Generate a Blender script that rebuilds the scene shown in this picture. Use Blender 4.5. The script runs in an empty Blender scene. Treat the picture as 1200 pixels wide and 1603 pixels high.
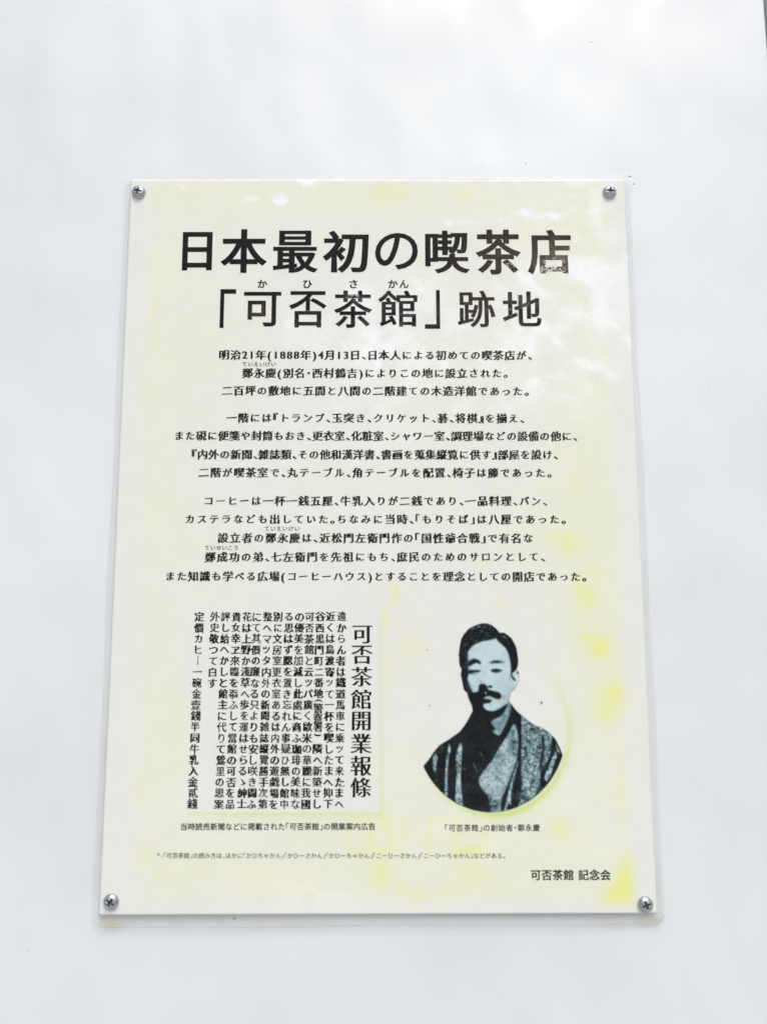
import bpy, math, random
import numpy as np
from mathutils import Vector, Euler
from mathutils.geometry import delaunay_2d_cdt

random.seed(4); RNG = np.random.default_rng(7)
SC = bpy.context.scene
COL = SC.collection

# ------------------------------------------------------------------ camera
ZC = 1.5                                   # height of the notice's centre above the pavement
CAM = Vector((0.00166, -0.45007, ZC - 0.05348))
ROT = Euler((math.pi / 2 + 0.1338, 0.0016, -0.00291))
FPX = 1250.0                               # focal length in photograph pixels (1200 x 1603)
cd = bpy.data.cameras.new('camera'); cam = bpy.data.objects.new('camera', cd); COL.objects.link(cam)
cam.location = CAM; cam.rotation_euler = ROT
cd.sensor_width = 36; cd.lens = 36 * FPX / 1603; cd.clip_start = 0.01; cd.clip_end = 100
cd.dof.use_dof = True; cd.dof.focus_distance = 0.49; cd.dof.aperture_fstop = 5.6
SC.camera = cam

# ------------------------------------------------------------------ world, sun, exposure
SUN_EL, SUN_AZ = math.radians(58), math.radians(14)      # azimuth measured from the wall's normal, + to the right
w = bpy.data.worlds.new('World'); SC.world = w; w.use_nodes = True
nt = w.node_tree; bg = nt.nodes['Background']
sky = nt.nodes.new('ShaderNodeTexSky'); sky.sky_type = 'NISHITA'; sky.sun_disc = False
sky.sun_elevation = SUN_EL; sky.sun_rotation = math.pi - SUN_AZ
sky.air_density = 1.0; sky.dust_density = 4.0; sky.ozone_density = 1.0
nt.links.new(sky.outputs[0], bg.inputs[0]); bg.inputs[1].default_value = 0.145
sl = bpy.data.lights.new('sun', 'SUN'); sun = bpy.data.objects.new('sun', sl); COL.objects.link(sun)
sl.energy = 1.1; sl.angle = math.radians(30); sl.color = (1.0, 0.985, 0.93)
sdir = Vector((math.cos(SUN_EL) * math.sin(SUN_AZ), -math.cos(SUN_EL) * math.cos(SUN_AZ), math.sin(SUN_EL)))
sun.rotation_euler = sdir.to_track_quat('Z', 'Y').to_euler()
vs = SC.view_settings
vs.view_transform = 'Standard'; vs.look = 'None'; vs.gamma = 1.0; vs.exposure = 0.18

# ------------------------------------------------------------------ geometry of the sheet
RM = np.array(ROT.to_matrix()); CO = np.array(CAM)
def relief(x, z):
    """gentle bulge of the laminated sheet off the wall, in metres towards the viewer"""
    x = np.asarray(x, float); z = np.asarray(z, float) - ZC
    return (0.00018 * np.sin(x * 19 + 0.6) * np.cos(z * 13 - 0.4) + 0.00010 * np.sin(x * 31 - z * 23 + 1.0)
            + 0.0005 * np.clip(-z / 0.21, 0, 1) ** 2)
def P(px, py):
    """a spot of the notice (measured in the photograph) as x, z on the sheet"""
    px = np.asarray(px, float); py = np.asarray(py, float)
    d = np.stack([(px - 600) / FPX, (801.5 - py) / FPX, -np.ones_like(px)], -1) @ RM.T
    y = np.zeros_like(px)
    for _ in range(3):
        t = (y - CO[1]) / d[..., 1]
        x = CO[0] + t * d[..., 0]; z = CO[2] + t * d[..., 2]
        y = -relief(x, z)
    return x, z
def at(px, py, eps=0.0):
    x, z = P(px, py)
    return np.stack([x, -relief(x, z) - eps, z], -1)
WALL_Y = 0.0020

# ------------------------------------------------------------------ helpers
def lin(c):
    c = np.asarray(c, float) / 255.0
    return np.where(c <= 0.04045, c / 12.92, ((c + 0.055) / 1.055) ** 2.4)
def link(o, parent=None):
    COL.objects.link(o)
    if parent is not None: o.parent = parent
    return o
def thing(name, label, cat, loc=(0, 0, 0), group=None):
    o = bpy.data.objects.new(name, None); o.location = loc; o.empty_display_size = 0.02; COL.objects.link(o)
    o['label'] = label; o['category'] = cat
    if group: o['group'] = group
    return o
def mesh_obj(name, verts, faces, material, parent=None, smooth=False, label=None, attrs=None):
    me = bpy.data.meshes.new(name)
    v = np.asarray(verts, np.float32)
    if parent is not None: v = v - np.array(parent.location, np.float32)
    if isinstance(faces, np.ndarray):
        n, k = faces.shape
        me.vertices.add(len(v)); me.vertices.foreach_set('co', v.ravel())
        me.loops.add(n * k); me.loops.foreach_set('vertex_index', faces.astype(np.int32).ravel())
        me.polygons.add(n); me.polygons.foreach_set('loop_start', np.arange(0, n * k, k, dtype=np.int32))
        me.update(calc_edges=True)
    else:
        me.from_pydata(v.tolist(), [], faces); me.update()
    if smooth: me.polygons.foreach_set('use_smooth', [True] * len(me.polygons))
    for an, data in (attrs or {}).items():
        if data.ndim == 2:
            a = me.color_attributes.new(an, 'FLOAT_COLOR', 'POINT')
            d = np.ones((len(v), 4), np.float32); d[:, :data.shape[1]] = data; a.data.foreach_set('color', d.ravel())
        else:
            a = me.attributes.new(an, 'FLOAT', 'POINT'); a.data.foreach_set('value', data.astype(np.float32))
    me.materials.append(material)
    o = bpy.data.objects.new(name, me); link(o, parent)
    if label: o['label'] = label
    return o
def grid_faces(nx, ny, mask=None):
    i = np.arange(nx - 1)[None, :] + np.arange(ny - 1)[:, None] * nx
    f = np.stack([i, i + nx, i + nx + 1, i + 1], -1).reshape(-1, 4)
    return f if mask is None else f[mask.reshape(-1)]

class Mat:
    def __init__(s, name):
        s.m = bpy.data.materials.new(name); s.m.use_nodes = True; s.t = s.m.node_tree
        s.b = s.t.nodes['Principled BSDF']; s.out = s.t.nodes['Material Output']
    def n(s, typ, **kw):
        nd = s.t.nodes.new('ShaderNode' + typ)
        for k, v in kw.items():
            if k.startswith('i_'): nd.inputs[k[2:].replace('_', ' ')].default_value = v
            else: setattr(nd, k, v)
        return nd
    def l(s, a, b): s.t.links.new(a, b)
    def coords(s, scale=(1, 1, 1), rot=(0, 0, 0)):
        g = s.n('NewGeometry'); mp = s.n('Mapping'); mp.inputs['Scale'].default_value = scale; mp.inputs['Rotation'].default_value = rot
        s.l(g.outputs['Position'], mp.inputs['Vector']); return mp.outputs[0]
    def noise(s, vec, scale, detail=3, rough=0.5):
        nd = s.n('TexNoise'); nd.inputs['Scale'].default_value = scale; nd.inputs['Detail'].default_value = detail
        nd.inputs['Roughness'].default_value = rough; s.l(vec, nd.inputs['Vector']); return nd.outputs['Fac']
    def ramp(s, fac, a, b, lo=0.0, hi=1.0):
        r = s.n('MapRange'); r.inputs['From Min'].default_value = a; r.inputs['From Max'].default_value = b
        r.inputs['To Min'].default_value = lo; r.inputs['To Max'].default_value = hi; s.l(fac, r.inputs['Value']); return r.outputs[0]
    def mix(s, fac, c1, c2, blend='MIX'):
        m = s.n('Mix', data_type='RGBA', blend_type=blend)
        for sock, v in ((m.inputs[0], fac), (m.inputs[6], c1), (m.inputs[7], c2)):
            if hasattr(v, 'is_output'): s.l(v, sock)
            elif isinstance(v, (int, float)): sock.default_value = v
            else: sock.default_value = (*v, 1)
        return m.outputs[2]
    def math(s, op, a, b):
        m = s.n('Math', operation=op)
        for sock, v in ((m.inputs[0], a), (m.inputs[1], b)):
            if hasattr(v, 'is_output'): s.l(v, sock)
            else: sock.default_value = v
        return m.outputs[0]
    def bump(s, h, strength, dist):
        b = s.n('Bump'); b.inputs['Strength'].default_value = strength; b.inputs['Distance'].default_value = dist
        s.l(h, b.inputs['Height']); return b.outputs[0]

# ------------------------------------------------------------------ materials
def wall_material():
    M = Mat('white_enamelled_steel')
    c = M.coords()
    big = M.noise(c, 5.0, 2); mid = M.noise(M.coords((1, 1, 2.6)), 16, 3); fine = M.noise(c, 900, 2)
    f = M.ramp(big, 0.3, 0.7)
    col = M.mix(f, tuple(lin((222, 227, 227))), tuple(lin((228, 234, 234))))
    col = M.mix(M.ramp(mid, 0.45, 0.8, 0, 0.35), col, tuple(lin((224, 231, 234))))
    col = M.mix(M.ramp(fine, 0.62, 0.8, 0, 0.12), col, tuple(lin((200, 203, 208))))
    M.l(col, M.b.inputs['Base Color']); M.b.inputs['Roughness'].default_value = 0.42
    M.b.inputs['IOR'].default_value = 1.5; M.b.inputs['Coat Weight'].default_value = 0.6; M.b.inputs['Coat Roughness'].default_value = 0.13
    wv = M.noise(M.coords((1, 1, 0.45)), 13, 2)
    nb = M.bump(wv, 0.45, 0.014); M.l(nb, M.b.inputs['Normal']); M.l(nb, M.b.inputs['Coat Normal'])
    return M.m
def paper_material():
    M = Mat('printed_paper')
    a = M.n('VertexColor', layer_name='tint')
    n = M.noise(M.coords(), 260, 4, 0.6)
    col = M.mix(M.ramp(n, 0.35, 0.7, 0.0, 0.05), a.outputs[0], tuple(lin((214, 214, 208))))
    M.l(col, M.b.inputs['Base Color']); M.b.inputs['Roughness'].default_value = 0.75
    M.b.inputs['Specular IOR Level'].default_value = 0.2
    return M.m
def ink_material(name, rgb, gloss=0.55, wear_gain=1.0, soft=0.0):
    """flat print: ink that may be worn through (attribute 'wear') or faded brown (attribute 'fade')"""
    M = Mat(name)
    wear = M.n('Attribute', attribute_name='wear').outputs['Fac']; fade = M.n('Attribute', attribute_name='fade').outputs['Fac']
    c = M.coords((1, 1, 1), (0, 0.6, 0)); n1 = M.noise(c, 620, 5, 0.7); n2 = M.noise(M.coords((1, 1, 2.2), (0, -0.7, 0)), 330, 4, 0.65)
    base = M.mix(M.ramp(n2, 0.35, 0.75, 0, 0.35 + soft), tuple(lin(rgb)), tuple(lin((34, 34, 31))))
    brown = M.mix(M.ramp(n1, 0.35, 0.65), tuple(lin((78, 66, 52))), tuple(lin((128, 112, 96))))
    base = M.mix(M.math('MULTIPLY', fade, M.ramp(n2, 0.3, 0.6, 0.5, 1)), base, brown)
    k = M.math('ADD', M.math('MULTIPLY', n1, 0.6), M.math('MULTIPLY', n2, 0.4))
    th = M.math('SUBTRACT', 0.80, M.math('MULTIPLY', wear, 0.44 * wear_gain))
    m = M.ramp(M.math('SUBTRACT', k, th), -0.02, 0.05)
    col = M.mix(m, base, tuple(lin((214, 215, 211))))
    M.l(col, M.b.inputs['Base Color']); M.b.inputs['Roughness'].default_value = gloss
    M.b.inputs['Specular IOR Level'].default_value = 0.1
    return M.m
def film_material():
    M = Mat('laminating_film')
    a = M.n('VertexColor', layer_name='veil')
    tr = M.n('BsdfTransparent'); gl = M.n('BsdfGlossy'); gl.inputs['Roughness'].default_value = 0.11
    gl.inputs['Color'].default_value = (1, 1, 1, 1)
    wr = M.noise(M.coords((1, 1, 1.3), (0, 0.55, 0)), 42, 3, 0.6)
    w2 = M.noise(M.coords((1, 1, 1)), 16, 2)
    h = M.math('ADD', M.math('MULTIPLY', w2, 0.8), M.math('MULTIPLY', wr, 0.25))
    nb = M.bump(h, 0.35, 0.004)
    M.l(nb, gl.inputs['Normal'])
    gm = M.n('NewGeometry'); fr = M.n('Fresnel'); M.l(M.ramp(gm.outputs['Backfacing'], 0, 1, 1.17, 1 / 1.17), fr.inputs['IOR'])   # same film from either side
    mx = M.n('MixShader'); M.l(fr.outputs[0], mx.inputs[0]); M.l(tr.outputs[0], mx.inputs[1]); M.l(gl.outputs[0], mx.inputs[2])
    df = M.n('BsdfDiffuse'); M.l(a.outputs['Color'], df.inputs['Color'])
    # milky, blistered patches of loose film, its glare painted in as white
    s1 = M.noise(M.coords((1, 1, 2.0), (0, 0.75, 0)), 75, 5, 0.62); s2 = M.noise(M.coords((1, 1, 1)), 380, 3, 0.6)
    mk = M.math('MULTIPLY', M.ramp(s1, 0.46, 0.62), M.ramp(s2, 0.25, 0.7, 0.6, 1))
    base = M.n('Attribute', attribute_name='haze').outputs['Fac']
    al = M.math('ADD', base, M.math('MULTIPLY', M.math('MULTIPLY', a.outputs['Alpha'], mk), 0.22))
    al = M.math('MINIMUM', al, 0.9)
    m2 = M.n('MixShader'); M.l(al, m2.inputs[0]); M.l(mx.outputs[0], m2.inputs[1]); M.l(df.outputs[0], m2.inputs[2])
    M.l(m2.outputs[0], M.out.inputs['Surface'])
    return M.m
def portrait_material():
    M = Mat('halftone_portrait_print')
    a = M.n('VertexColor', layer_name='tone')
    n = M.noise(M.coords(), 1500, 2)
    col = M.mix(M.ramp(n, 0.35, 0.7, 0, 0.10), a.outputs['Color'], (0.12, 0.14, 0.15))
    M.l(col, M.b.inputs['Base Color']); M.b.inputs['Roughness'].default_value = 0.6; M.b.inputs['Specular IOR Level'].default_value = 0.08
    M.l(a.outputs['Alpha'], M.b.inputs['Alpha'])
    return M.m
def metal_material(name, rgb, rough):
    M = Mat(name)
    n = M.noise(M.coords(), 1400, 4, 0.6)
    col = M.mix(M.ramp(n, 0.4, 0.75), rgb, tuple(0.62 * v for v in rgb))
    M.l(col, M.b.inputs['Base Color']); M.b.inputs['Metallic'].default_value = 1.0
    M.l(M.ramp(n, 0.3, 0.7, rough * 0.75, rough * 1.5), M.b.inputs['Roughness'])
    M.l(M.bump(n, 0.15, 0.0003), M.b.inputs['Normal'])
    return M.m
def plain(name, rgb, rough=0.6, metal=0.0):
    M = Mat(name)
    n = M.noise(M.coords(), 300, 3)
    M.l(M.mix(M.ramp(n, 0.3, 0.7, 0, 0.4), rgb, tuple(0.75 * v for v in rgb)), M.b.inputs['Base Color'])
    M.b.inputs['Roughness'].default_value = rough; M.b.inputs['Metallic'].default_value = metal
    return M.m
WALL = wall_material(); PAPER = paper_material(); FILM = film_material(); PORT = portrait_material()
INK = ink_material('black_ink', (8, 8, 7)); INK_NEWS = ink_material('newsprint_ink', (18, 19, 24), soft=0.15)
INK_OLIVE = ink_material('faded_ink', (26, 28, 18), soft=0.15); INK_PALE = ink_material('pale_olive_ink', (98, 102, 84), soft=0.1)
STEEL = metal_material('zinc_plated_steel', (0.60, 0.62, 0.62), 0.22); RECESS = metal_material('grimy_recess', (0.13, 0.14, 0.15), 0.55)
EDGE = plain('cut_film_edge', (0.66, 0.66, 0.64), 0.5); GAP = plain('dark_joint', (0.12, 0.12, 0.13), 0.8); DIRT = plain('grey_dirt', (0.16, 0.16, 0.16), 0.9)

# ------------------------------------------------------------------ the wall: enamelled steel hoarding panels
wall = thing('hoarding_wall', 'smooth glossy white steel wall panels the laminated notice is screwed to', 'wall', (0, 0, 0))
jx = P(1203.5, 18)[0]                                     # the joint between two panels
def wall_panel(x0, x1, z0, z1):
    r, d = 0.0014, 0.022                                  # folded edge: radius and depth
    prof = [(x0, d), (x0, r)] + [(x0 + r - r * math.cos(a), r - r * math.sin(a)) for a in np.linspace(0.3, math.pi / 2, 5)]
    right = [(x1 - (p[0] - x0), p[1]) for p in prof[::-1]]
    ring = prof + right
    v = []; f = []
    zs = [z0, z1]
    for z in zs: v += [(x, WALL_Y + y, z) for x, y in ring]
    n = len(ring)
    for i in range(n - 1): f.append((i, i + 1, n + i + 1, n + i))
    f.append(tuple(range(n - 1, -1, -1))); f.append(tuple(range(n, 2 * n)))
    return mesh_obj('panel', v, f, WALL, wall)
wall_panel(jx - 1.20, jx - 0.0016, 0.05, 2.6)
wall_panel(jx + 0.0016, jx + 1.20, 0.05, 2.6)
mesh_obj('joint_backing', [(jx - .03, WALL_Y + .020, .05), (jx + .03, WALL_Y + .020, .05), (jx + .03, WALL_Y + .020, 2.6), (jx - .03, WALL_Y + .020, 2.6)], [(0, 1, 2, 3)], GAP, wall)
def fleck(px, py, rx, ry, y, rnd):
    x, z = (float(q) for q in P(px, py)); s = 0.00037
    pts = [(x + math.cos(a) * rx * s * rnd.uniform(.6, 1.3), y, z + math.sin(a) * ry * s * rnd.uniform(.6, 1.3)) for a in np.linspace(0, 2 * math.pi, 9)[:-1]]
    return [(x, y - 0.00025, z)] + pts
def flecks(name, spots, ybase, parent, label):
    v, f = [], []; rnd = random.Random(3)
    for (px, py, rx, ry) in spots:
        b = len(v); x, z = P(px, py)
        yy = WALL_Y - 0.00003 if ybase == 'wall' else -float(relief(x, z)) - 0.00062
        v += fleck(px, py, rx, ry, yy, rnd)
        f += [(b, b + 1 + i, b + 1 + (i + 1) % 8) for i in range(8)]
    o = mesh_obj(name, v, f, DIRT, parent, label=label); o['kind'] = 'stuff'; return o
flecks('dirt_speck', [(987, 273, 2.2, 1.3), (823, 253, 1.0, 1.0), (926, 62, 1.3, 1.0), (42, 1491, 0.9, .4), (365, 1441, 2.6, 1.3), (1112, 612, .7, .7)],
       'wall', wall, 'tiny dark specks of dirt on the white panel')

def bounce_ground_material():
    M = Mat('pale_concrete'); n = M.noise(M.coords(), 6, 6, 0.6)
    M.l(M.mix(n, (0.30, 0.29, 0.28), (0.42, 0.41, 0.39)), M.b.inputs['Base Color']); M.b.inputs['Roughness'].default_value = 0.85
    return M.m
gr = mesh_obj('ground', [(-60, -60, 0), (60, -60, 0), (60, 60, 0), (-60, 60, 0)], [(0, 1, 2, 3)], bounce_ground_material()); gr['kind'] = 'structure'  # unseen sheet, added to bounce light up onto wall and screws
# ------------------------------------------------------------------ the notice
notice = thing('notice', 'laminated white and yellowed Japanese notice with portrait, held by four screws on the white wall', 'notice', (0, 0, ZC))
def rounded(px):        # corner positions in photo pixels -> bilinear quad
    return [np.array(P(*p)) for p in px]
def quad_sheet(corners, nx, ny, off):
    a, b, c, d = [np.array(P(*p)) for p in corners]       # TL TR BR BL
    u = np.linspace(0, 1, nx)[None, :, None]; v = np.linspace(0, 1, ny)[:, None, None]
    q = (a * (1 - u) + b * u) * (1 - v) + (d * (1 - u) + c * u) * v
    x, z = q[..., 0], q[..., 1]
    return x, z
def to_px(x, y, z):
    v = (np.stack([x, y, z], -1) - CO) @ RM
    return 600 + FPX * v[..., 0] / -v[..., 2], 801.5 - FPX * v[..., 1] / -v[..., 2]
def rim(nx, ny):
    top = list(range(nx)); right = [nx * j + nx - 1 for j in range(1, ny)]
    bot = [nx * (ny - 1) + i for i in range(nx - 2, -1, -1)]; left = [nx * j for j in range(ny - 2, 0, -1)]
    return top + right + bot + left
def smooth_noise(shape, cell, seed, octaves=3):
    r = np.random.default_rng(seed); out = np.zeros(shape); amp = 1.0; tot = 0
    for o in range(octaves):
        c = max(1.5, cell / 2 ** o); gy, gx = int(shape[0] / c) + 3, int(shape[1] / c) + 3
        g = r.random((gy, gx)); yy = np.arange(shape[0]) / c; xx = np.arange(shape[1]) / c
        yi, xi = yy.astype(int), xx.astype(int); fy, fx = yy - yi, xx - xi
        fy, fx = fy * fy * (3 - 2 * fy), fx * fx * (3 - 2 * fx)
        fy, fx = fy[:, None], fx[None, :]
        out += amp * ((g[yi][:, xi] * (1 - fx) + g[yi][:, xi + 1] * fx) * (1 - fy) + (g[yi + 1][:, xi] * (1 - fx) + g[yi + 1][:, xi + 1] * fx) * fy)
        tot += amp; amp *= 0.55
    return out / tot
def inside(poly, X, Y):
    poly = np.asarray(poly, float); r = np.zeros(X.shape, bool)
    x0, y0 = poly[-1]
    for x1, y1 in poly:
        if y0 != y1:
            c = ((y0 > Y) != (y1 > Y)) & (X < (x1 - x0) * (Y - y0) / (y1 - y0) + x0)
            r ^= c
        x0, y0 = x1, y1
    return r
def blur(a, s):
    if s <= 0: return a
    n = int(3 * s) + 1; k = np.exp(-np.arange(-n, n + 1) ** 2 / (2 * s * s)); k /= k.sum()
    p = np.pad(a, n, mode='edge')
    p = np.apply_along_axis(lambda m: np.convolve(m, k, 'valid'), 0, p)
    return np.apply_along_axis(lambda m: np.convolve(m, k, 'valid'), 1, p)
def sstep(x, a, b):
    t = np.clip((x - a) / (b - a), 0, 1); return t * t * (3 - 2 * t)

# paper with its faded yellow print
NX, NY = 298, 410
px_, pz_ = quad_sheet([(205, 281), (976.7, 281), (1028, 1430.5), (155, 1433)], NX, NY, 0)
py_ = -relief(px_, pz_)
U, V = to_px(px_, py_, pz_)
n1 = smooth_noise(U.shape, 26, 1); n2 = smooth_noise(U.shape, 9, 2); n3 = smooth_noise(U.shape, 60, 3)
base = np.array([230, 232, 224.0]) + np.zeros(U.shape + (1,))
L = np.interp(V, [281, 1430], [232, 207]); R = np.interp(V, [281, 620, 960, 1413], [945, 955, 968, 988])
rect = sstep(U, L - 18, L + 26 + 30 * sstep(V, 900, 1300)) * (1 - sstep(U, R - 2, R + 2)) * sstep(V, 282, 292) * (1 - sstep(V, 1403, 1418))
def g(cx, cy, rx, ry, s=1.0, k=2):
    return s * np.exp(-(((U - cx) / rx) ** 2 + ((V - cy) / ry) ** 2) ** (k / 2))
mid = g(560, 620, 330, 330, 1, 6) * 0.7 + g(750, 1090, 170, 190, .8, 3) + g(560, 1000, 300, 160, 1, 4) * 0.5          # the clear middle of the print
tint = rect * np.clip(0.58 - 0.72 * mid + (n1 - 0.5) * 0.7 + (n3 - .5) * .7, 0, 1)
tint += rect * (g(330, 315, 160, 26, .25) + g(620, 320, 200, 22, .2) + g(900, 420, 50, 90, .3) + g(920, 635, 40, 55, .55) + g(935, 780, 60, 70, .5)
                + g(245, 480, 30, 120, .35) + g(225, 900, 34, 420, .25) + g(560, 305, 330, 34, .3) + g(930, 1370, 60, 60, .35) + g(945, 1000, 48, 190, .4, 4) + g(680, 1345, 170, 60, .4, 4) + g(780, 1380, 120, 30, .3))
pale = np.array([230, 234, 206.0]); yel = np.array([231, 236, 146.0]); grn = np.array([206, 222, 132.0])
col = base + (pale - base) * np.clip(tint, 0, 1)[..., None] * 0.8
# blots of leftover yellow
Y = np.zeros(U.shape)
for (cx, cy, rx, ry, s) in [(891, 852, 15, 20, .55), (866, 840, 10, 10, .3), (933, 897, 10, 7, .45), (920, 937, 16, 18, .6), (905, 915, 10, 14, .4),
        (938, 1014, 18, 18, .8), (915, 1000, 12, 7, .4), (957, 1095, 20, 28, .75), (962, 1080, 12, 18, .4), (945, 1120, 14, 12, .4),
        (619, 930, 7, 18, .5), (603, 968, 6, 18, .55), (603, 1050, 5, 70, .28), (642, 1006, 18, 18, .28), (755, 880, 14, 10, .18), (784, 945, 11, 8, .22), (635, 1075, 7, 6, .2),
        (596, 1374, 15, 18, .8), (600, 1355, 20, 8, .35), (657, 1402, 14, 8, .5), (628, 1390, 10, 12, .42), (735, 1370, 22, 22, .25), (700, 1395, 18, 14, .2),
        (873, 1296, 13, 15, .6), (885, 1310, 7, 6, .3), (917, 1305, 6, 7, .4), (600, 1290, 8, 12, .45), (973, 1250, 8, 40, .3), (968, 1180, 12, 16, .2),
        (290, 1360, 60, 30, .12), (430, 1375, 70, 30, .10), (222, 1240, 12, 30, .16), (225, 1330, 14, 22, .16), (475, 1388, 30, 14, .14),
        (226, 620, 10, 30, .14), (240, 478, 8, 12, .25), (335, 294, 60, 7, .16), (610, 300, 40, 12, .2), (730, 305, 14, 10, .2), (890, 700, 40, 20, .15),
        (945, 345, 12, 18, .15), (925, 395, 14, 14, .12), (288, 292, 5, 4, .3), (640, 1030, 24, 24, .1)]:
    Y += g(cx, cy, rx, ry, s, 3)
Y = (0.75 * Y + 0.45 * blur(Y, 7)) * (0.5 + 0.9 * n1) * (0.7 + 0.6 * n2)
tri = inside([(988, 1325), (990, 1414), (936, 1413), (955, 1388), (972, 1360)], U, V).astype(float)
Y = np.maximum(Y, blur(tri, 2.4) * (0.75 + 0.35 * n1))
# pale outlined capitals left over in the background print
def stroke(pts, r):
    d = np.full(U.shape, 1e9)
    for (ax, ay), (bx, by) in zip(pts[:-1], pts[1:]):
        t = np.clip(((U - ax) * (bx - ax) + (V - ay) * (by - ay)) / ((bx - ax) ** 2 + (by - ay) ** 2 + 1e-9), 0, 1)
        d = np.minimum(d, np.hypot(U - ax - t * (bx - ax), V - ay - t * (by - ay)))
    return np.exp(-(d / r) ** 2)
def arc(cx, cy, rx, ry, a0, a1, n=14):
    return [(cx + rx * math.cos(math.radians(a)), cy + ry * math.sin(math.radians(a))) for a in np.linspace(a0, a1, n)]
letters = np.zeros(U.shape)
for pts, r, s in [(arc(560, 1308, 17, 27, -50, -310), 5, .35), (arc(596, 1306, 17, 29, 0, 360, 24), 5.5, .5),
        ([(632, 1281), (630, 1338)], 4, .3), ([(632, 1282), (655, 1282)], 4, .3), ([(631, 1307), (650, 1307)], 4, .25),
        ([(672, 1281), (669, 1340)], 4.5, .38), ([(672, 1283), (697, 1283)], 4.5, .38), ([(671, 1308), (692, 1308)], 4, .3),
        ([(714, 1281), (711, 1334)], 5, .38), ([(714, 1284), (738, 1284)], 4, .3), ([(713, 1308), (733, 1308)], 4, .3), ([(711, 1333), (745, 1330)], 7, .8),
        ([(755, 1280), (752, 1336)], 4.5, .3), ([(755, 1283), (780, 1283)], 4, .35), ([(754, 1308), (774, 1308)], 4, .3), ([(752, 1334), (778, 1334)], 4, .25),
        ([(710, 738), (706, 775)], 3, .22), ([(738, 745), (744, 752), (738, 775)], 3, .12), ([(778, 735), (765, 775)], 3, .2), ([(818, 738), (803, 775)], 3, .22),
        ([(846, 775), (860, 738), (866, 775)], 3, .24), (arc(905, 752, 10, 17, -40, -320), 3, .35), ([(905, 732), (922, 736)], 3, .2)]:
    letters += s * stroke(pts, r)
Y = Y + np.clip(letters, 0, 1) * (0.45 + 0.8 * n2) * 0.8
def milk_glare_map():  # milky lifted patches together with the film's glare, painted as colour
    milk_glare = np.zeros(U.shape)
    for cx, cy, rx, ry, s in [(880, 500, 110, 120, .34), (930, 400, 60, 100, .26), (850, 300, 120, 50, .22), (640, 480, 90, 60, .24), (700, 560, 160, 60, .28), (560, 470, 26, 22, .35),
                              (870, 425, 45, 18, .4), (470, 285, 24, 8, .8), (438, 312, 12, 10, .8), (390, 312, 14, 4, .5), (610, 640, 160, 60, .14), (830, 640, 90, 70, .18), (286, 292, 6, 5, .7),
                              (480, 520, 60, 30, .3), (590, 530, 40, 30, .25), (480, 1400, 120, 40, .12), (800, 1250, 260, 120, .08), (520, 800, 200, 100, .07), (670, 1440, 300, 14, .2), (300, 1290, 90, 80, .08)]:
        milk_glare += g(cx, cy, rx, ry, s, 3)
    # the curved glints of lifted film, upper right, painted as white streaks
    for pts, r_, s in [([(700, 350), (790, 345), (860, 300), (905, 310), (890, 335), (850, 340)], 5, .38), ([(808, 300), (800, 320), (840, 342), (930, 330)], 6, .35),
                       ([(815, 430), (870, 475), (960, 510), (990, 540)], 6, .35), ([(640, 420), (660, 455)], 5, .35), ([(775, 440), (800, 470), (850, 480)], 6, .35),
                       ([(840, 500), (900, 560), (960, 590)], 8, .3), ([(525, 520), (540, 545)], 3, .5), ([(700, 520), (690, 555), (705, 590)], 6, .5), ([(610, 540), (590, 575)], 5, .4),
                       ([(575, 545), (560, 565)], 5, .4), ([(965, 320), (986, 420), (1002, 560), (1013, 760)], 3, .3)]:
        milk_glare += s * stroke(pts, r_)
    return np.clip(milk_glare, 0, 1)
# glow round the oval portrait and the soft edge round the old advertisement
ex, ey = (U - 772) / 118.5, (V - 1146) / 129.5
rr = np.hypot(ex, ey); ang = np.degrees(np.arctan2(ey, ex))
w_ang = np.interp(ang, [-180, -75, -50, -20, 20, 50, 80, 115, 150, 180], [0, 0, .08, .3, .6, 1.0, .9, .5, .1, 0])
cres = np.exp(-((rr - 1.0) / 0.040) ** 2) * w_ang
cres_wide = np.exp(-((rr - 1.03) / 0.09) ** 2) * w_ang * 0.35
band = lambda d, s: np.exp(-(d / s) ** 2)
box = band(V - 1274, 2.6) * sstep(U, 286, 296) * (1 - sstep(U, 592, 600)) * .75 + band(V - 1280, 5) * sstep(U, 300, 330) * (1 - sstep(U, 590, 600)) * .3
box += band(U - np.interp(V, [950, 1274], [594, 598]), 3) * sstep(V, 950, 1000) * (1 - sstep(V, 1272, 1278)) * .45
col = col + (yel - col) * np.clip(Y, 0, 1)[..., None]
col = col + (grn - col) * np.clip(cres * .9 + cres_wide * .6 + box * .62, 0, 1)[..., None]
# the newspaper cutting and the oval stay plain grey white
plain_box = (sstep(U, 290, 296) * (1 - sstep(U, 592, 595)) * sstep(V, 948, 954) * (1 - sstep(V, 1268, 1271)))
plain_oval = (1 - sstep(rr, 0.955, 0.985)) * (.25 + .75 * w_ang)
pk = np.clip(np.maximum(plain_box, plain_oval) * (1 - tri), 0, 1)[..., None] * 0.7
col = col + (np.array([229, 231, 226.0]) - col) * pk
m1 = smooth_noise(U.shape, 14, 31, 4); m2 = smooth_noise(U.shape, 5, 32, 3)      # glare and milky blisters of the film, painted white into the paper
mw = np.clip(1.15 * milk_glare_map() * (0.35 + 1.3 * sstep(m1, .38, .68)) * (.6 + .8 * m2), 0, 1)[..., None]
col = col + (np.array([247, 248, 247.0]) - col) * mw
col = np.clip(col - 2.0 * (n2[..., None] - .5), 0, 250)
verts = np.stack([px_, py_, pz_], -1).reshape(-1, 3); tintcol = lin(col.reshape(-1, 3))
rimv = rim(NX, NY); k = len(rimv); nb = len(verts)
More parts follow.
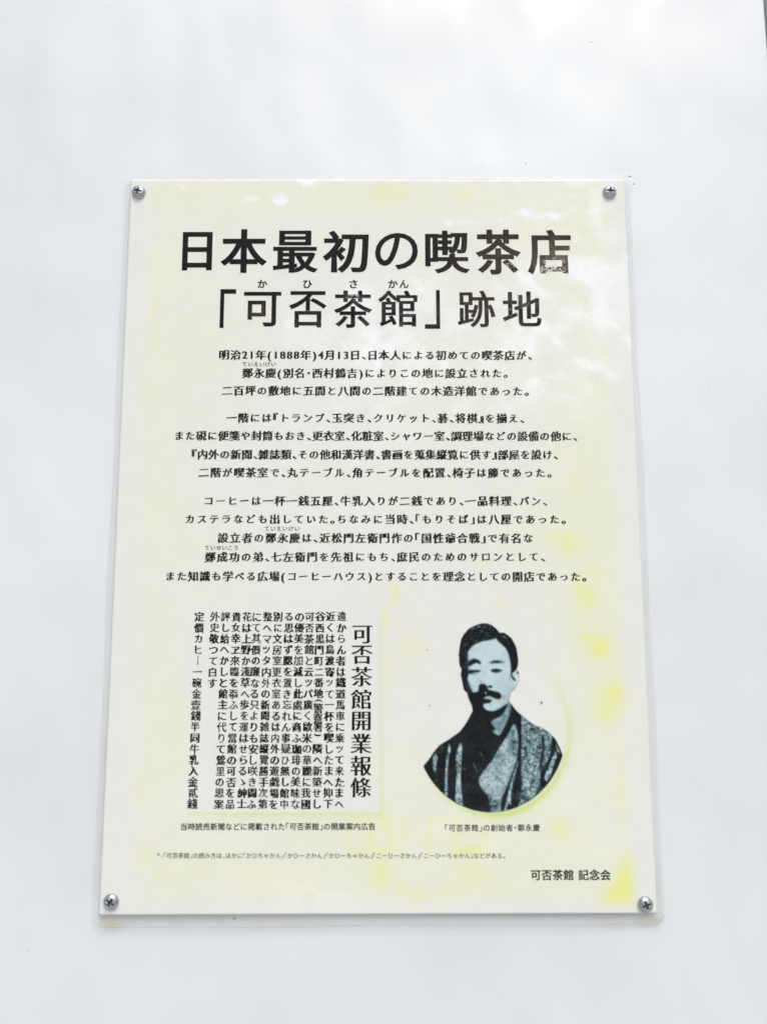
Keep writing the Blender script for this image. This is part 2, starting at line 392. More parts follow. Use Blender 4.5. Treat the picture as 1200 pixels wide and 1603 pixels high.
back = verts[rimv].copy(); back[:, 1] += 0.00022
verts = np.vstack([verts, back]); tintcol = np.vstack([tintcol, tintcol[rimv] * 0.97])
rf = np.array([[rimv[i], rimv[(i + 1) % k], nb + (i + 1) % k, nb + i] for i in range(k)])
faces = np.vstack([grid_faces(NX, NY), rf])
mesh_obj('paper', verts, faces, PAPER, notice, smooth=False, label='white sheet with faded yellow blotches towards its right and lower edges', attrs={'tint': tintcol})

# ------------------------------------------------------------------ glyphs
HEAD = ('日本最初の喫茶店', '「可否茶館」跡地')
BODY = [  # text, left, right (photo px), y left, y right
 ('明治21年(1888年)4月13日、日本人による初めての喫茶店が、', 342.6, 833, 555.4, 556.4),
 ('鄭永慶(別名・西村鶴吉)によりこの地に設立された。', 379, 795, 584, 584.5),
 ('二百坪の敷地に五間と八間の二階建ての木造洋館であった。', 347, 828, 611.5, 612.5),
 ('一階には『トランプ、玉突き、クリケット、碁、将棋』を揃え、', 354, 821, 654, 655),
 ('また硯に便箋や封筒もおき、更衣室、化粧室、シャワー室、調理場などの設備の他に、', 272.5, 903.6, 682, 683),
 ('『内外の新聞、雑誌類、その他和漢洋書、書画を蒐集縦覧に供す』部屋を設け、', 300, 873.5, 711.4, 712),
 ('二階が喫茶室で、丸テーブル、角テーブルを配置、椅子は籐であった。', 310.5, 863.4, 739.6, 740.3),
 ('コーヒーは一杯一銭五厘、牛乳入りが二銭であり、一品料理、パン、', 318, 857, 784, 784.3),
 ('カステラなども出していた。ちなみに当時、「もりそば」は八厘であった。', 288.5, 886, 812.5, 813),
 ('設立者の鄭永慶は、近松門左衛門作の「国性爺合戦」で有名な', 340.5, 835, 842, 842.6),
 ('鄭成功の弟、七左衛門を先祖にもち、庶民のためのサロンとして、', 320.4, 853.5, 872, 871.5),
 ('また知識も学べる広場(コーヒーハウス)とすることを理念としての開店であった。', 258, 918, 902, 902.8)]
ADVERT = [ # column text, x at row 1, x at row 18
 ('遠からん者は鐵道馬車に乗ツて来たまへ', 534.7, 530.7), ('近くは鳥渡寄ツて一杯を喫したまへ抑下', 517.3, 513.3),
 ('谷西黒門町二番地(警察署)隣へ新築せし', 500.8, 495.5), ('可否茶館と云ツパ廣く歐米の華麗に我國', 484.8, 478.7),
 ('の優美を加減し此處に商ふ珈琲の美味な', 468.5, 462), ('る思はず腮を置き忘れん事疑ひ無し館中', 452.5, 444.8),
 ('別に文房室更衣室あるは内外の遊戯場を', 435.2, 428.5), ('整へマツタ内外の新聞雑誌縦覽勝手次第', 418.7, 411.5),
 ('にて其價の廉なる只よりも安し咲き闘ふ', 402, 394), ('花は上野か淺草へ歩を運はせらるゝ紳士', 386.7, 378.7),
 ('貴女幸ヱ來臨を忝ふして當館の可否を品', 370, 360.5), ('評し給へかしと館主に代りて鶯里の思案', 353.3, 343),
 ('外史敬つて白す', 336.5, 325), ('定價カヒー一碗金壹錢半同牛乳入金貳錢', 312, 301.3)]
AD_TITLE = ('可否茶館開業報條', [992, 1024, 1059.2, 1094.7, 1128, 1164, 1198.7, 1232.5])
CAP1 = '当時読売新聞などに掲載された「可否茶館」の開業案内広告'
CAP2 = '「可否茶館」の創始者・鄭永慶'
FOOT = '*:「可否茶館」の読み方は、ほかに「かひちゃかん」「かひーさかん」「かひーちゃかん」「こーひーさかん」「こーひーちゃかん」などがある。'
SIGN = '可否茶館 記念会'
chars = sorted(set(''.join(HEAD) + ''.join(b[0] for b in BODY) + ''.join(a[0] for a in ADVERT) + AD_TITLE[0] + CAP1 + CAP2 + FOOT + SIGN + 'かひさんていえけせこう') - {' '})
def load_glyphs():
    c = bpy.data.curves.new('type', 'FONT'); c.body = '\n'.join(chars); c.size = 1; c.space_line = 3
    o = bpy.data.objects.new('type', c); COL.objects.link(o)
    dg = bpy.context.evaluated_depsgraph_get(); ev = o.evaluated_get(dg); kk = ev.to_curve(dg)
    out = {ch: [] for ch in chars}
    for s in kk.splines:
        bp = list(s.bezier_points); pts = []
        for a, b in zip(bp, bp[1:] + bp[:1]):
            p0, p1, p2, p3 = (np.array(q[:2]) for q in (a.co, a.handle_right, b.handle_left, b.co))
            pts.append(p0)
            d = p3 - p0; Ln = np.hypot(*d)
            if Ln < 1e-6: continue
            dev = max(abs(np.cross(d, p1 - p0)), abs(np.cross(d, p2 - p0))) / Ln
            nseg = 1 if dev < 0.004 else (3 if dev < 0.05 else 5)
            for i in range(1, nseg):
                t = i / nseg
                pts.append((1 - t) ** 3 * p0 + 3 * (1 - t) ** 2 * t * p1 + 3 * (1 - t) * t * t * p2 + t ** 3 * p3)
        pts = np.array(pts); row = int(round(-(pts[:, 1].mean() - 0.35) / 3.0))
        pts[:, 1] += row * 3.0
        if 0 <= row < len(chars): out[chars[row]].append(pts)
    ev.to_curve_clear(); bpy.data.objects.remove(o); bpy.data.curves.remove(c)
    return out
GLY = load_glyphs()
def area(p): return 0.5 * np.sum(p[:, 0] * np.roll(p[:, 1], -1) - np.roll(p[:, 0], -1) * p[:, 1])
_cache = {}
def glyph(ch, ax, ay):
    """outline of a character, strokes thickened by ax sideways and ay up and down (em), with its triangles"""
    key = (ch, ax, ay)
    if key in _cache: return _cache[key]
    cs = [p[np.hypot(*(p - np.roll(p, 1, 0)).T) > 1e-5] for p in GLY[ch]]; cs = [p for p in cs if len(p) > 2]
    if not cs: _cache[key] = (np.zeros((0, 2)), []); return _cache[key]
    big = max(cs, key=lambda p: abs(area(p))); sg = 1 if area(big) > 0 else -1
    res = []
    for p in cs:
        d = np.roll(p, -1, 0) - p; d /= np.hypot(*d.T)[:, None]
        nrm = np.stack([d[:, 1], -d[:, 0]], 1) * sg
        pn = np.roll(nrm, 1, 0); m = nrm + pn; l = np.hypot(*m.T)[:, None]; m = m / np.maximum(l, 0.3)
        cosh = np.clip((m * nrm).sum(1), 0.6, 1)[:, None]; m = m / cosh
        q = p + m * np.array([ax, ay]); res.append(q)
    ed = []; n0 = 0
    for q in res: m = len(q); ed += [(n0 + i, n0 + (i + 1) % m) for i in range(m)]; n0 += m
    vo, _, fo, _, _, _ = delaunay_2d_cdt([Vector((a, b)) for a, b in np.vstack(res)], ed, [], 1, 1e-6)
    V2 = np.array([tuple(p) for p in vo]); T = np.array([tuple(t) for t in fo]); ctr = V2[T].mean(1); wind = np.zeros(len(T), int)
    for q in res:
        for (x0, y0), (x1, y1) in zip(q, np.roll(q, -1, 0)):
            side = (x1 - x0) * (ctr[:, 1] - y0) - (ctr[:, 0] - x0) * (y1 - y0)
            wind += ((y0 <= ctr[:, 1]) & (y1 > ctr[:, 1]) & (side > 0)).astype(int) - ((y0 > ctr[:, 1]) & (y1 <= ctr[:, 1]) & (side < 0)).astype(int)
    _cache[key] = (V2, [tuple(int(k) for k in t) for t in T[wind * sg > 0]]); return _cache[key]

def wear_fn(u, v):
    w_ = (0.52 * np.exp(-(((u - 866) / 34) ** 2 + ((v - 418) / 16) ** 2)) + 0.3 * np.exp(-(((u - 846) / 7) ** 2 + ((v - 418) / 12) ** 2)) + 0.7 * np.exp(-(((u - 552) / 22) ** 2 + ((v - 463) / 12) ** 2))
          + 0.55 * np.exp(-(((u - 570) / 12) ** 2 + ((v - 508) / 10) ** 2)) + 0.6 * np.exp(-(((u - 480) / 18) ** 2 + ((v - 505) / 8) ** 2))
          + 0.45 * np.exp(-(((u - 800) / 20) ** 2 + ((v - 415) / 16) ** 2)) + 0.30 * np.exp(-(((u - 780) / 70) ** 2 + ((v - 485) / 36) ** 2))
          + 0.5 * np.exp(-(((u - 645) / 12) ** 2 + ((v - 465) / 10) ** 2)) + 0.3 * np.exp(-(((u - 690) / 26) ** 2 + ((v - 585) / 14) ** 2))
          + 0.3 * np.exp(-(((u - 560) / 30) ** 2 + ((v - 570) / 14) ** 2)) + 0.25 * sstep(u, 600, 900) * (v < 530))
    return np.clip(w_, 0, 1)
def fade_fn(u, v):
    return np.clip(0.9 * np.exp(-(((u - 872) / 30) ** 2 + ((v - 405) / 28) ** 2)) + 0.5 * np.exp(-(((u - 404) / 14) ** 2 + ((v - 490) / 12) ** 2))
                   + 0.35 * np.exp(-(((u - 790) / 70) ** 2 + ((v - 400) / 40) ** 2)) + 0.25 * np.exp(-(((u - 760) / 60) ** 2 + ((v - 485) / 40) ** 2)), 0, 1)
class Print:
    def __init__(s): s.v = []; s.f = []; s.n = 0
    def put(s, ch, cx, cz, ex, ez, ax=0, ay=0, rot=0, jit=0.0, centre=None, rise=0.0):
        """character ch, its em box centred at (cx, cz) on the sheet, em size (ex, ez) in metres"""
        q, tri = glyph(ch, ax, ay)
        if not len(q): return
        c = np.array([0.5, 0.38]) if centre is None else centre
        q = q - c
        if rise: q = q + np.stack([0 * q[:, 0], q[:, 0] * rise], 1)
        if rot: q = np.stack([q[:, 1], -q[:, 0]], 1)
        if jit: q = q + RNG.normal(0, jit, q.shape)
        s.v.append(np.stack([cx + q[:, 0] * ex, cz + q[:, 1] * ez], 1))
        s.f += [(a + s.n, b + s.n, d + s.n) for a, b, d in tri]; s.n += len(q)
    def build(s, name, material, label=None, eps=0.00012):
        q = np.vstack(s.v); x, z = q[:, 0], q[:, 1]; y = -relief(x, z) - eps
        u, v = to_px(x, y, z)
        return mesh_obj(name, np.stack([x, y, z], 1), s.f, material, notice, label=label, attrs={'wear': wear_fn(u, v), 'fade': fade_fn(u, v)})
def fit(pr, ch, box, ax, ay):
    """character drawn so that its ink fills the box (photo px)"""
    x0, y0, x1, y1 = box; cx, cy = (x0 + x1) / 2, (y0 + y1) / 2
    lean = abs(cx - 592) / (cy + 9000) * (y1 - y0)
    X, Z = P(cx, cy); wx = P(x1 - lean / 2, cy)[0] - P(x0 + lean / 2, cy)[0]; hz = P(cx, y0)[1] - P(cx, y1)[1]
    q, tri = glyph(ch, ax, ay); lo, hi = q.min(0), q.max(0); sz = hi - lo
    pr.put(ch, X, Z, wx / sz[0], hz / sz[1], ax, ay, centre=(lo + hi) / 2)
BOX1 = [(284.7, 363.2, 333.2, 423.3), (344.8, 358.8, 418.9, 427), (426.8, 361, 498.3, 426.8), (504.7, 361, 577.2, 427), (586.9, 364.7, 653.8, 421.9),
        (664.8, 361, 734.9, 428), (743.2, 359.5, 815.6, 429.7), (823.8, 359.5, 894.4, 429.2)]
BOX2 = [(343.7, 452.7, 369.9, 513.2), (380.9, 456.9, 440.5, 511), (451.5, 455.8, 511.5, 512.6), (522.2, 454.9, 582.7, 513.2), (591.8, 454.5, 653.2, 511.3),
        (664.3, 454.1, 688.6, 514.6), (715.3, 454.9, 775.2, 512.2), (785.3, 456.3, 847.3, 510.8)]
h = Print()
for ch, b in zip(HEAD[0], BOX1): fit(h, ch, b, 0.012 if ch == 'の' else 0.027, 0.010 if ch == 'の' else (0.012 if ch in '最喫' else 0.017))
h.build('heading_text', INK, 'large bold first heading line, its last character worn brown')
h = Print()
for ch, b in zip(HEAD[1], BOX2): fit(h, ch, b, 0.004 if ch in '「」' else 0.018, 0.004 if ch in '「」' else (0.006 if ch in '館跡' else 0.010))
h.build('heading_text', INK, 'second bold heading line in brackets, scuffed white in places')

HALF_L = '、。」』)）'; HALF_R = '「『('; DIG = '0123456789'; KANA_S = 'っゃュャッ'
def adv(ch):
    if ch in DIG: return 0.60
    if ch in HALF_L or ch in HALF_R or ch in '・*:： ': return 0.52
    return 1.0
def line(pr, text, xl, xr, yl, yr, em_px, ax, ay, squash=1.0, jit=0.0, rise=0.0):
    ws = [adv(c) for c in text]; ws = [.35 if c == ' ' else w_ for c, w_ in zip(text, ws)]; tot = sum(ws)
    # the outer edges are ink: half an em of air belongs to the outer kana or kanji
    a = (xr - xl) / tot; x = xl
    for ch, w_ in zip(text, ws):
        cxp = x + a * w_ / 2; cyp = yl + (yr - yl) * (cxp - xl) / (xr - xl)
        x += a * w_
        if ch == ' ': continue
        X, Z = P(cxp, cyp); s = P(cxp + 5, cyp)[0] - P(cxp - 5, cyp)[0]; em = em_px * s / 10
        q, _ = glyph(ch, ax, ay)
        c = np.array([0.5, 0.38]); e = em
        if ch in DIG:
            c = np.array([(q[:, 0].min() + q[:, 0].max()) / 2, 0.36]); e = em * 1.0
        elif ch in HALF_L + HALF_R + '・*:':
            c = np.array([(q[:, 0].min() + q[:, 0].max()) / 2, 0.38 if ch not in '*:' else 0.33])
        if rise and ('ぁ' <= ch <= 'ヿ') and ch not in HALF_L + HALF_R: e *= 0.90
        pr.put(ch, X, Z, e * squash, e, ax, ay, jit=jit, centre=c, rise=rise if ch not in DIG + '()' else 0)
def ruby(pr, text, xs, y, em_px, ax=0.01, ay=0.0, mat=None):
    for ch, x in zip(text, xs):
        X, Z = P(x, y); s = (P(x + 5, y)[0] - P(x - 5, y)[0]) / 10
        pr.put(ch, X, Z, em_px * s, em_px * s, ax, ay)
for t_, x_ in (('か', [410.5]), ('ひ', [481]), ('さ', [553]), ('かん', [614.5, 632])):
    r = Print(); ruby(r, t_, x_, 444.5, 15.8, 0.026, 0.018); r.build('reading_aid_text', INK)
for (t, xl, xr, yl, yr) in BODY:
    b = Print(); line(b, t, xl - .5, xr + .5, yl, yr, 16.8, 0.046, 0.006, jit=0.010, rise=0.06); b.build('text_line', INK_OLIVE)
for t_, x0_, x1_, y_ in (('ていえいけい', 383, 428, 570), ('ていえいけい', 418, 465, 827.5), ('ていせいこう', 324.5, 369.5, 857.5)):
    r = Print(); ruby(r, t_, np.linspace(x0_, x1_, 6), y_, 8.6, .02, .01); r.build('reading_aid_text', INK_PALE)
b = Print(); line(b, CAP1, 282, 588, 1294, 1293.6, 11.6, 0.014, 0.010); b.build('caption_text', INK_OLIVE, 'caption line under the old advertisement')
b = Print(); line(b, CAP2, 695, 845, 1296, 1295.6, 11.4, 0.010, 0.006); b.build('caption_text', INK_OLIVE, 'caption line under the portrait')
b = Print(); line(b, FOOT, 246, 791, 1339.2, 1339.6, 9.0, 0.008, 0.004); b.build('footnote_text', INK_PALE, 'small pale footnote line')
b = Print(); line(b, SIGN, 829.5, 955.5, 1369.5, 1369.5, 16.8, 0.022, 0.014); b.build('signature_text', INK, 'short bold line at the lower right')

# old newspaper advertisement, set in columns
for (t, xt, xb) in ADVERT:
    b = Print()
    rows = []; r_ = 0.0
    if '(' in t:
        i = t.index('('); seq = [(c, float(n)) for n, c in enumerate(t[:i])] + [('(', 7.62)] + [(c, 8.33 + .83 * n) for n, c in enumerate('警察署')] + [(')', 10.72)]
        seq += [(c, 12.0 + n) for n, c in enumerate(t[t.index(')') + 1:])]
    else: seq = [(c, float(n)) for n, c in enumerate(t)]
    last = 17.0 
    for n, (ch, k_) in enumerate(seq):
        f_ = k_ / 17.0; x = xt + (xb - xt) * f_ + random.uniform(-.4, .4); y = 965.3 + 293.3 * f_ + random.uniform(-.5, .5)
        X, Z = P(x, y); s = (P(x + 5, y)[0] - P(x - 5, y)[0]) / 10
        em = 15.9 * s * random.uniform(.95, 1.03)
        rot = ch in '()' or (ch == 'ー')
        bold = random.uniform(0.024, 0.056)
        q, _ = glyph(ch, round(bold, 2), 0.006)
        cc = None
        if ch in '()': cc = (q.min(0) + q.max(0)) / 2; em *= .8
        if ch in 'ツ': em *= .82
        b.put(ch, X, Z, em * random.uniform(.92, 1.0), em, round(bold, 2), 0.006, rot=rot, jit=0.014, centre=cc)
    b.build('text_column', INK_NEWS)
b = Print()
for ch, y in zip(AD_TITLE[0], AD_TITLE[1]):
    x = np.interp(y, [992, 1232], [566.7, 564.3]); X, Z = P(x, y); s = (P(x + 5, y)[0] - P(x - 5, y)[0]) / 10
    b.put(ch, X, Z, 33.5 * s, 33 * s, 0.027, -0.008, jit=0.004)
b.build('advertisement_heading', INK_NEWS, 'tall vertical heading at the right of the old advertisement')

# ------------------------------------------------------------------ the portrait print
def catmull(pts, n=4):
    p = np.asarray(pts, float); out = []
    m = len(p)
    for i in range(m):
        a, b_, c, d = p[i - 1], p[i], p[(i + 1) % m], p[(i + 2) % m]
        for t in np.arange(n) / n:
            out.append(0.5 * (2 * b_ + (c - a) * t + (2 * a - 5 * b_ + 4 * c - d) * t * t + (3 * b_ - a - 3 * c + d) * t ** 3))
    return out
ST = 0.7
gx = np.arange(655, 888, ST); gy = np.arange(970, 1277, ST); GX, GY = np.meshgrid(gx, gy)
def F(pts): return [(700 + x / 9.231, 970 + y / 9.231) for x, y in pts]
def Zm(pts): return [(640 + x / 4.615, 960 + y / 4.615) for x, y in pts]
def K1(pts): return [(650 + x / 9.231, 1110 + y / 9.231) for x, y in pts]
def K2(pts): return [(770 + x / 8.438, 1090 + y / 8.438) for x, y in pts]
def msk(pts, s=1.0, smooth=True):
    return blur(inside(catmull(pts) if smooth else pts, GX, GY).astype(float), s / ST)
sil = F([(365, 1320), (350, 1230), (320, 1170), (295, 1100), (285, 1050), (255, 1035), (235, 1000), (215, 900), (195, 800), (205, 700), (182, 680), (170, 600),
         (165, 500), (180, 380), (200, 280), (240, 210), (310, 130), (400, 85), (470, 60), (540, 52), (600, 65), (660, 95), (710, 140), (750, 192), (810, 188),
         (850, 210), (920, 265), (950, 320), (990, 400), (1005, 480), (1020, 600), (1010, 680), (990, 725), (1020, 745), (1035, 790), (1028, 870), (1010, 940), (960, 1015),
         (915, 1045), (895, 1130), (880, 1180), (915, 1212), (950, 1260), (985, 1305)]) + \
      K2([(330, 205), (385, 250), (470, 320), (560, 380), (680, 430), (760, 490), (830, 560), (880, 660), (930, 785), (1040, 1050), (900, 1450), (400, 1650), (0, 1650)]) + \
      K1([(1100, 1640), (300, 1500), (40, 950), (115, 825), (200, 722), (270, 612), (350, 520), (480, 442), (650, 320), (740, 190), (790, 100), (828, 20)])
alpha = inside(sil, GX, GY) & ((((GX - 768) / 117.3) ** 2 + ((GY - 1143) / 128.3) ** 2 < 1) | (GY < 1143))
alpha = blur(alpha.astype(float), 0.75 / ST)
gn1 = smooth_noise(GX.shape, 3.4, 11, 2); gn2 = smooth_noise(GX.shape, 16, 12, 3); gn3 = smooth_noise(GX.shape, 7, 13, 2)
tone = 0.02 + 0.05 * (gn3 > .62) * gn1
tone = tone + 0.07 * sstep(gn1, .62, .8)
def lay(m, t): 
    global tone
    tone = tone * (1 - m) + t * m
hair_n = smooth_noise(GX.shape, 4, 15, 2)
hair = msk(F([(180, 620), (170, 500), (200, 280), (310, 130), (470, 60), (600, 65), (700, 140), (700, 270), (430, 340), (300, 440), (285, 560), (280, 690), (200, 690)]), 1)
tone = tone + hair * 0.26 * sstep(hair_n, .52, .85)
for cx, cy, rx, ry, a, s in [(450, 100, 26, 14, .2, .85), (375, 128, 45, 12, -.5, .5), (550, 120, 38, 9, .3, .35), (500, 165, 7, 24, 0, .5), (820, 250, 42, 14, .4, .55),
                             (340, 210, 12, 45, .2, .28), (245, 380, 14, 45, -.3, .25), (310, 340, 10, 40, .1, .18), (665, 150, 18, 12, .5, .3), (860, 290, 20, 9, .6, .3)]:
    fx, fy = (GX - 700) * 9.231 - cx, (GY - 970) * 9.231 - cy
    u_, v_ = fx * math.cos(a) + fy * math.sin(a), -fx * math.sin(a) + fy * math.cos(a)
    tone = np.maximum(tone, s * np.exp(-((u_ / rx) ** 2 + (v_ / ry) ** 2)) * (0.6 + .5 * gn1))
face = F([(285, 500), (310, 440), (360, 380), (430, 340), (520, 308), (640, 290), (700, 270), (730, 310), (800, 370), (850, 430), (885, 510), (905, 600), (915, 680),
          (924, 762), (948, 762), (985, 730), (1030, 725), (1065, 780), (1060, 870), (1045, 960), (990, 1045), (950, 1070), (925, 1140), (885, 1200), (815, 1245),
          (740, 1292), (660, 1322), (590, 1315), (540, 1290), (512, 1240), (510, 1150), (500, 1080), (420, 1045), (365, 1060), (335, 1000), (305, 930), (288, 850),
          (300, 790), (292, 700), (288, 600)])
facem = msk(face, 0.9)
shade = 0.95 - 0.06 * (gn2 > .55) * gn3 - 0.10 * sstep(GX, 765, 805) * sstep(GY, 1045, 1085) - 0.05 * gn3
lay(facem, shade)
# softer left edge of the cheek and temple
lay(msk(F([(255, 480), (285, 470), (300, 520), (296, 600), (285, 640), (255, 640)]), 1.2) * (0.5 + .5 * (gn1 > .5)), 0.15)
cheek = msk(F([(270, 880), (300, 900), (330, 985), (370, 1040), (340, 1060), (285, 1030)]), 1.6); lay(cheek * .8, 0.22)
for pts, s, t, o in [
    ([(292, 650), (305, 608), (350, 573), (400, 568), (450, 588), (482, 622), (470, 645), (425, 625), (370, 642), (330, 668), (300, 668)], .9, .03, 1),
    ([(600, 628), (650, 595), (700, 588), (760, 595), (825, 622), (770, 626), (700, 628), (640, 630)], 1.0, .12, .85),
    ([(660, 598), (720, 592), (750, 612), (700, 626)], .9, .08, .5),
    ([(290, 735), (330, 728), (400, 726), (472, 732), (468, 752), (400, 762), (335, 785), (290, 780)], .9, .06, .95),
    ([(345, 785), (420, 768), (440, 778), (380, 798)], 1.0, .4, .5),
    ([(625, 728), (660, 714), (730, 712), (798, 742), (760, 750), (720, 762), (670, 762), (640, 752)], .8, .06, .95),
    ([(690, 760), (740, 755), (730, 772), (700, 772)], .8, .4, .6),
    ([(290, 600), (302, 560), (310, 700), (300, 790), (285, 760)], 1.2, .15, .6),
    ([(465, 900), (480, 870), (498, 888), (488, 905)], .9, .5, .6),
    ([(455, 960), (470, 935), (500, 925), (535, 932), (565, 960), (590, 1012), (660, 1030), (740, 1053), (775, 1090), (765, 1140), (720, 1145), (660, 1128), (610, 1105),
      (560, 1112), (525, 1130), (560, 1148), (610, 1152), (640, 1168), (615, 1198), (570, 1208), (515, 1215), (505, 1240), (420, 1235), (345, 1180), (320, 1060), (380, 1058), (440, 1040)], .9, .02, 1),
    ([(590, 965), (615, 948), (645, 962), (635, 985), (605, 982)], .7, .06, .95), ([(560, 970), (600, 960), (600, 975), (570, 990)], .8, .2, .8),
    ([(528, 1128), (590, 1112), (640, 1122), (672, 1138), (640, 1150), (590, 1140), (545, 1142)], .6, .72, .8),
    ([(915, 730), (932, 765), (935, 805), (962, 838), (990, 878), (970, 884), (940, 852), (915, 815)], .8, .08, .95),
    ([(1000, 757), (1025, 757), (1030, 780), (1012, 788), (998, 775)], .8, .1, .95),
    ([(775, 1095), (830, 1090), (850, 1120), (800, 1150)], 1.4, .7, .6), ([(655, 445), (670, 560), (660, 600)], 1.4, .85, .5)]:
    lay(msk(F(pts), s) * o, t)
tone = np.maximum(tone, .75 * np.exp(-(((GX - 759.8) / 1.6) ** 2 + ((GY - 1084.5) / 2.4) ** 2)))
# neck, seen between chin and collar
neck = msk(Zm([(722, 620), (737, 660), (733, 705), (715, 760), (690, 820), (655, 880), (625, 876), (600, 855), (622, 832), (603, 812), (592, 785), (612, 765), (660, 742), (690, 705), (708, 665)]), 1.0)
lay(neck, 0.80 - .35 * gn3 + .2 * (gn1 - .5))
# kimono
gn0 = smooth_noise(GX.shape, 2.3, 19, 1)
cl = 0.57 + 0.35 * (gn2 - .5) + 0.75 * (gn1 - .5) + 0.5 * (gn3 - .5) + 0.25 * (gn0 - .5)
def cloth(pts, t, s=1.0, o=1.0, k=1.0): lay(msk(pts, s) * o, np.clip(.57 + (cl - .57) * k + t, 0.05, .9))
cloth(Zm([(752, 800), (722, 860), (690, 910), (640, 990), (600, 1060), (560, 1110), (510, 1185), (502, 1215), (520, 1262), (560, 1310), (580, 1360), (600, 1500), (660, 1500),
          (665, 1350), (700, 1270), (735, 1180), (765, 1095), (780, 1040), (788, 920), (775, 830)]), 0.17, k=.55)
lay(msk(Zm([(740, 850), (775, 850), (785, 960), (765, 1050), (740, 960)]), 2.5) * sstep(gn3, .42, .6) * .8, .15)
lay(msk(Zm([(720, 930), (760, 900), (770, 1000), (735, 1020)]), 2.5) * sstep(gn1, .45, .6) * .6, .2)
lay(msk(Zm([(510, 1280), (600, 1330), (650, 1380), (600, 1430), (500, 1380)]), 3) * sstep(gn1, .42, .56) * .85, .06)
cloth(Zm([(788, 1062), (755, 1150), (715, 1290), (690, 1400), (670, 1500), (745, 1500), (735, 1340), (748, 1240), (768, 1160), (785, 1095)]), 0.14, .8)
cloth(Zm([(810, 715), (850, 765), (945, 815), (1030, 860), (1085, 920), (1125, 1005), (1130, 1060), (1050, 1150), (1000, 1210), (960, 1270), (880, 1350), (830, 1480),
          (775, 1460), (800, 1340), (812, 1250), (806, 1100), (812, 900)]), 0.0)
for pts, s, o in [([(650, 545), (680, 540), (688, 700), (668, 860), (640, 975), (620, 960), (640, 800), (662, 680)], .9, .95),
                  ([(790, 530), (830, 570), (835, 700), (800, 800), (745, 920), (705, 1010), (690, 1090), (722, 1135), (650, 1210), (636, 1120), (645, 980), (700, 900), (755, 800), (780, 690)], .9, 1),
                  ([(825, 590), (850, 600), (945, 790), (880, 940), (780, 1060), (795, 960), (830, 860), (850, 790), (835, 700)], .8, .95),
                  ([(640, 1130), (720, 1130), (620, 1260), (560, 1310), (600, 1220)], 1.2, .7)]:
    lay(msk(K2(pts), s) * o, .04)
cloth(K2([(850, 640), (880, 720), (895, 760), (870, 740), (840, 680)]), 0.1, .5); cloth(K2([(800, 800), (830, 790), (810, 900), (760, 1040), (720, 1120), (690, 1090), (730, 980), (770, 880)]), 0.18, .6)
for x, y, r_ in [(430, 695, 22), (490, 595, 18), (602, 665, 16), (740, 550, 16), (580, 570, 14), (450, 775, 18), (540, 690, 12), (400, 620, 10), (470, 970, 12), (440, 1130, 10), (420, 1240, 14), (580, 1330, 12)]:
    lay(np.exp(-(((GX - 770) * 8.438 - x) ** 2 + ((GY - 1090) * 8.438 - y) ** 2) / r_ ** 2) * .85, .1)
lay(msk(K2([(195, 1500), (215, 1420), (260, 1440), (330, 1450), (320, 1500)]), .8), .05)
cloth(K2([(260, 1300), (300, 1280), (380, 1180), (400, 1300), (330, 1380), (300, 1400)]), -.25, 2, .5)
for pts, t in [([(285, 630), (318, 700), (300, 800), (306, 905), (270, 905), (248, 800), (252, 700)], .05), ([(488, 495), (508, 600), (482, 720), (466, 900), (466, 1100), (458, 1250), (422, 1220), (422, 1050), (434, 850), (444, 700), (464, 600)], .12),
               ([(648, 485), (674, 560), (666, 700), (660, 900), (662, 1150), (690, 1390), (640, 1375), (578, 1320), (583, 1100), (590, 900), (582, 700), (606, 580)], .13), ([(280, 900), (305, 900), (310, 1060), (290, 1040)], -.42)]:
    cloth(K1(pts), t, .8)
lay(msk(K1([(300, 580), (400, 500), (440, 560), (360, 640), (330, 720)]), 2) * sstep(gn1, .45, .6) * .6, .38)
for (x0, y0, x1, y1) in [(940, 630, 1000, 790), (830, 780, 890, 900), (710, 860, 760, 1130)]:      # faint pin stripes in the dark lapel
    t_ = np.clip((((GX - 650) * 9.231 - x0) * (x1 - x0) + ((GY - 1110) * 9.231 - y0) * (y1 - y0)) / ((x1 - x0) ** 2 + (y1 - y0) ** 2), 0, 1)
    d_ = np.hypot((GX - 650) * 9.231 - x0 - t_ * (x1 - x0), (GY - 1110) * 9.231 - y0 - t_ * (y1 - y0))
    tone = np.maximum(tone, .38 * np.exp(-(d_ / 12) ** 2) * sstep(gn1, .4, .7))
tone = np.clip(blur(tone, 0.55 / ST), 0, 1)[..., None]
dark = np.array([5, 8, 10.0]) + np.array([14, 14, 24.0]) * (sstep(GY, 1180, 1265) * (1 - sstep(GX, 760, 800)) * sstep(gn2, .4, .65))[..., None]
light = np.array([216, 236, 234.0])
midc = np.array([98, 126, 129.0])
pc = np.where(tone < .5, dark + (midc - dark) * tone * 2, midc + (light - midc) * (tone * 2 - 1))
X, Z = P(GX, GY); Yv = -relief(X, Z) - 0.00013
al = alpha.copy()
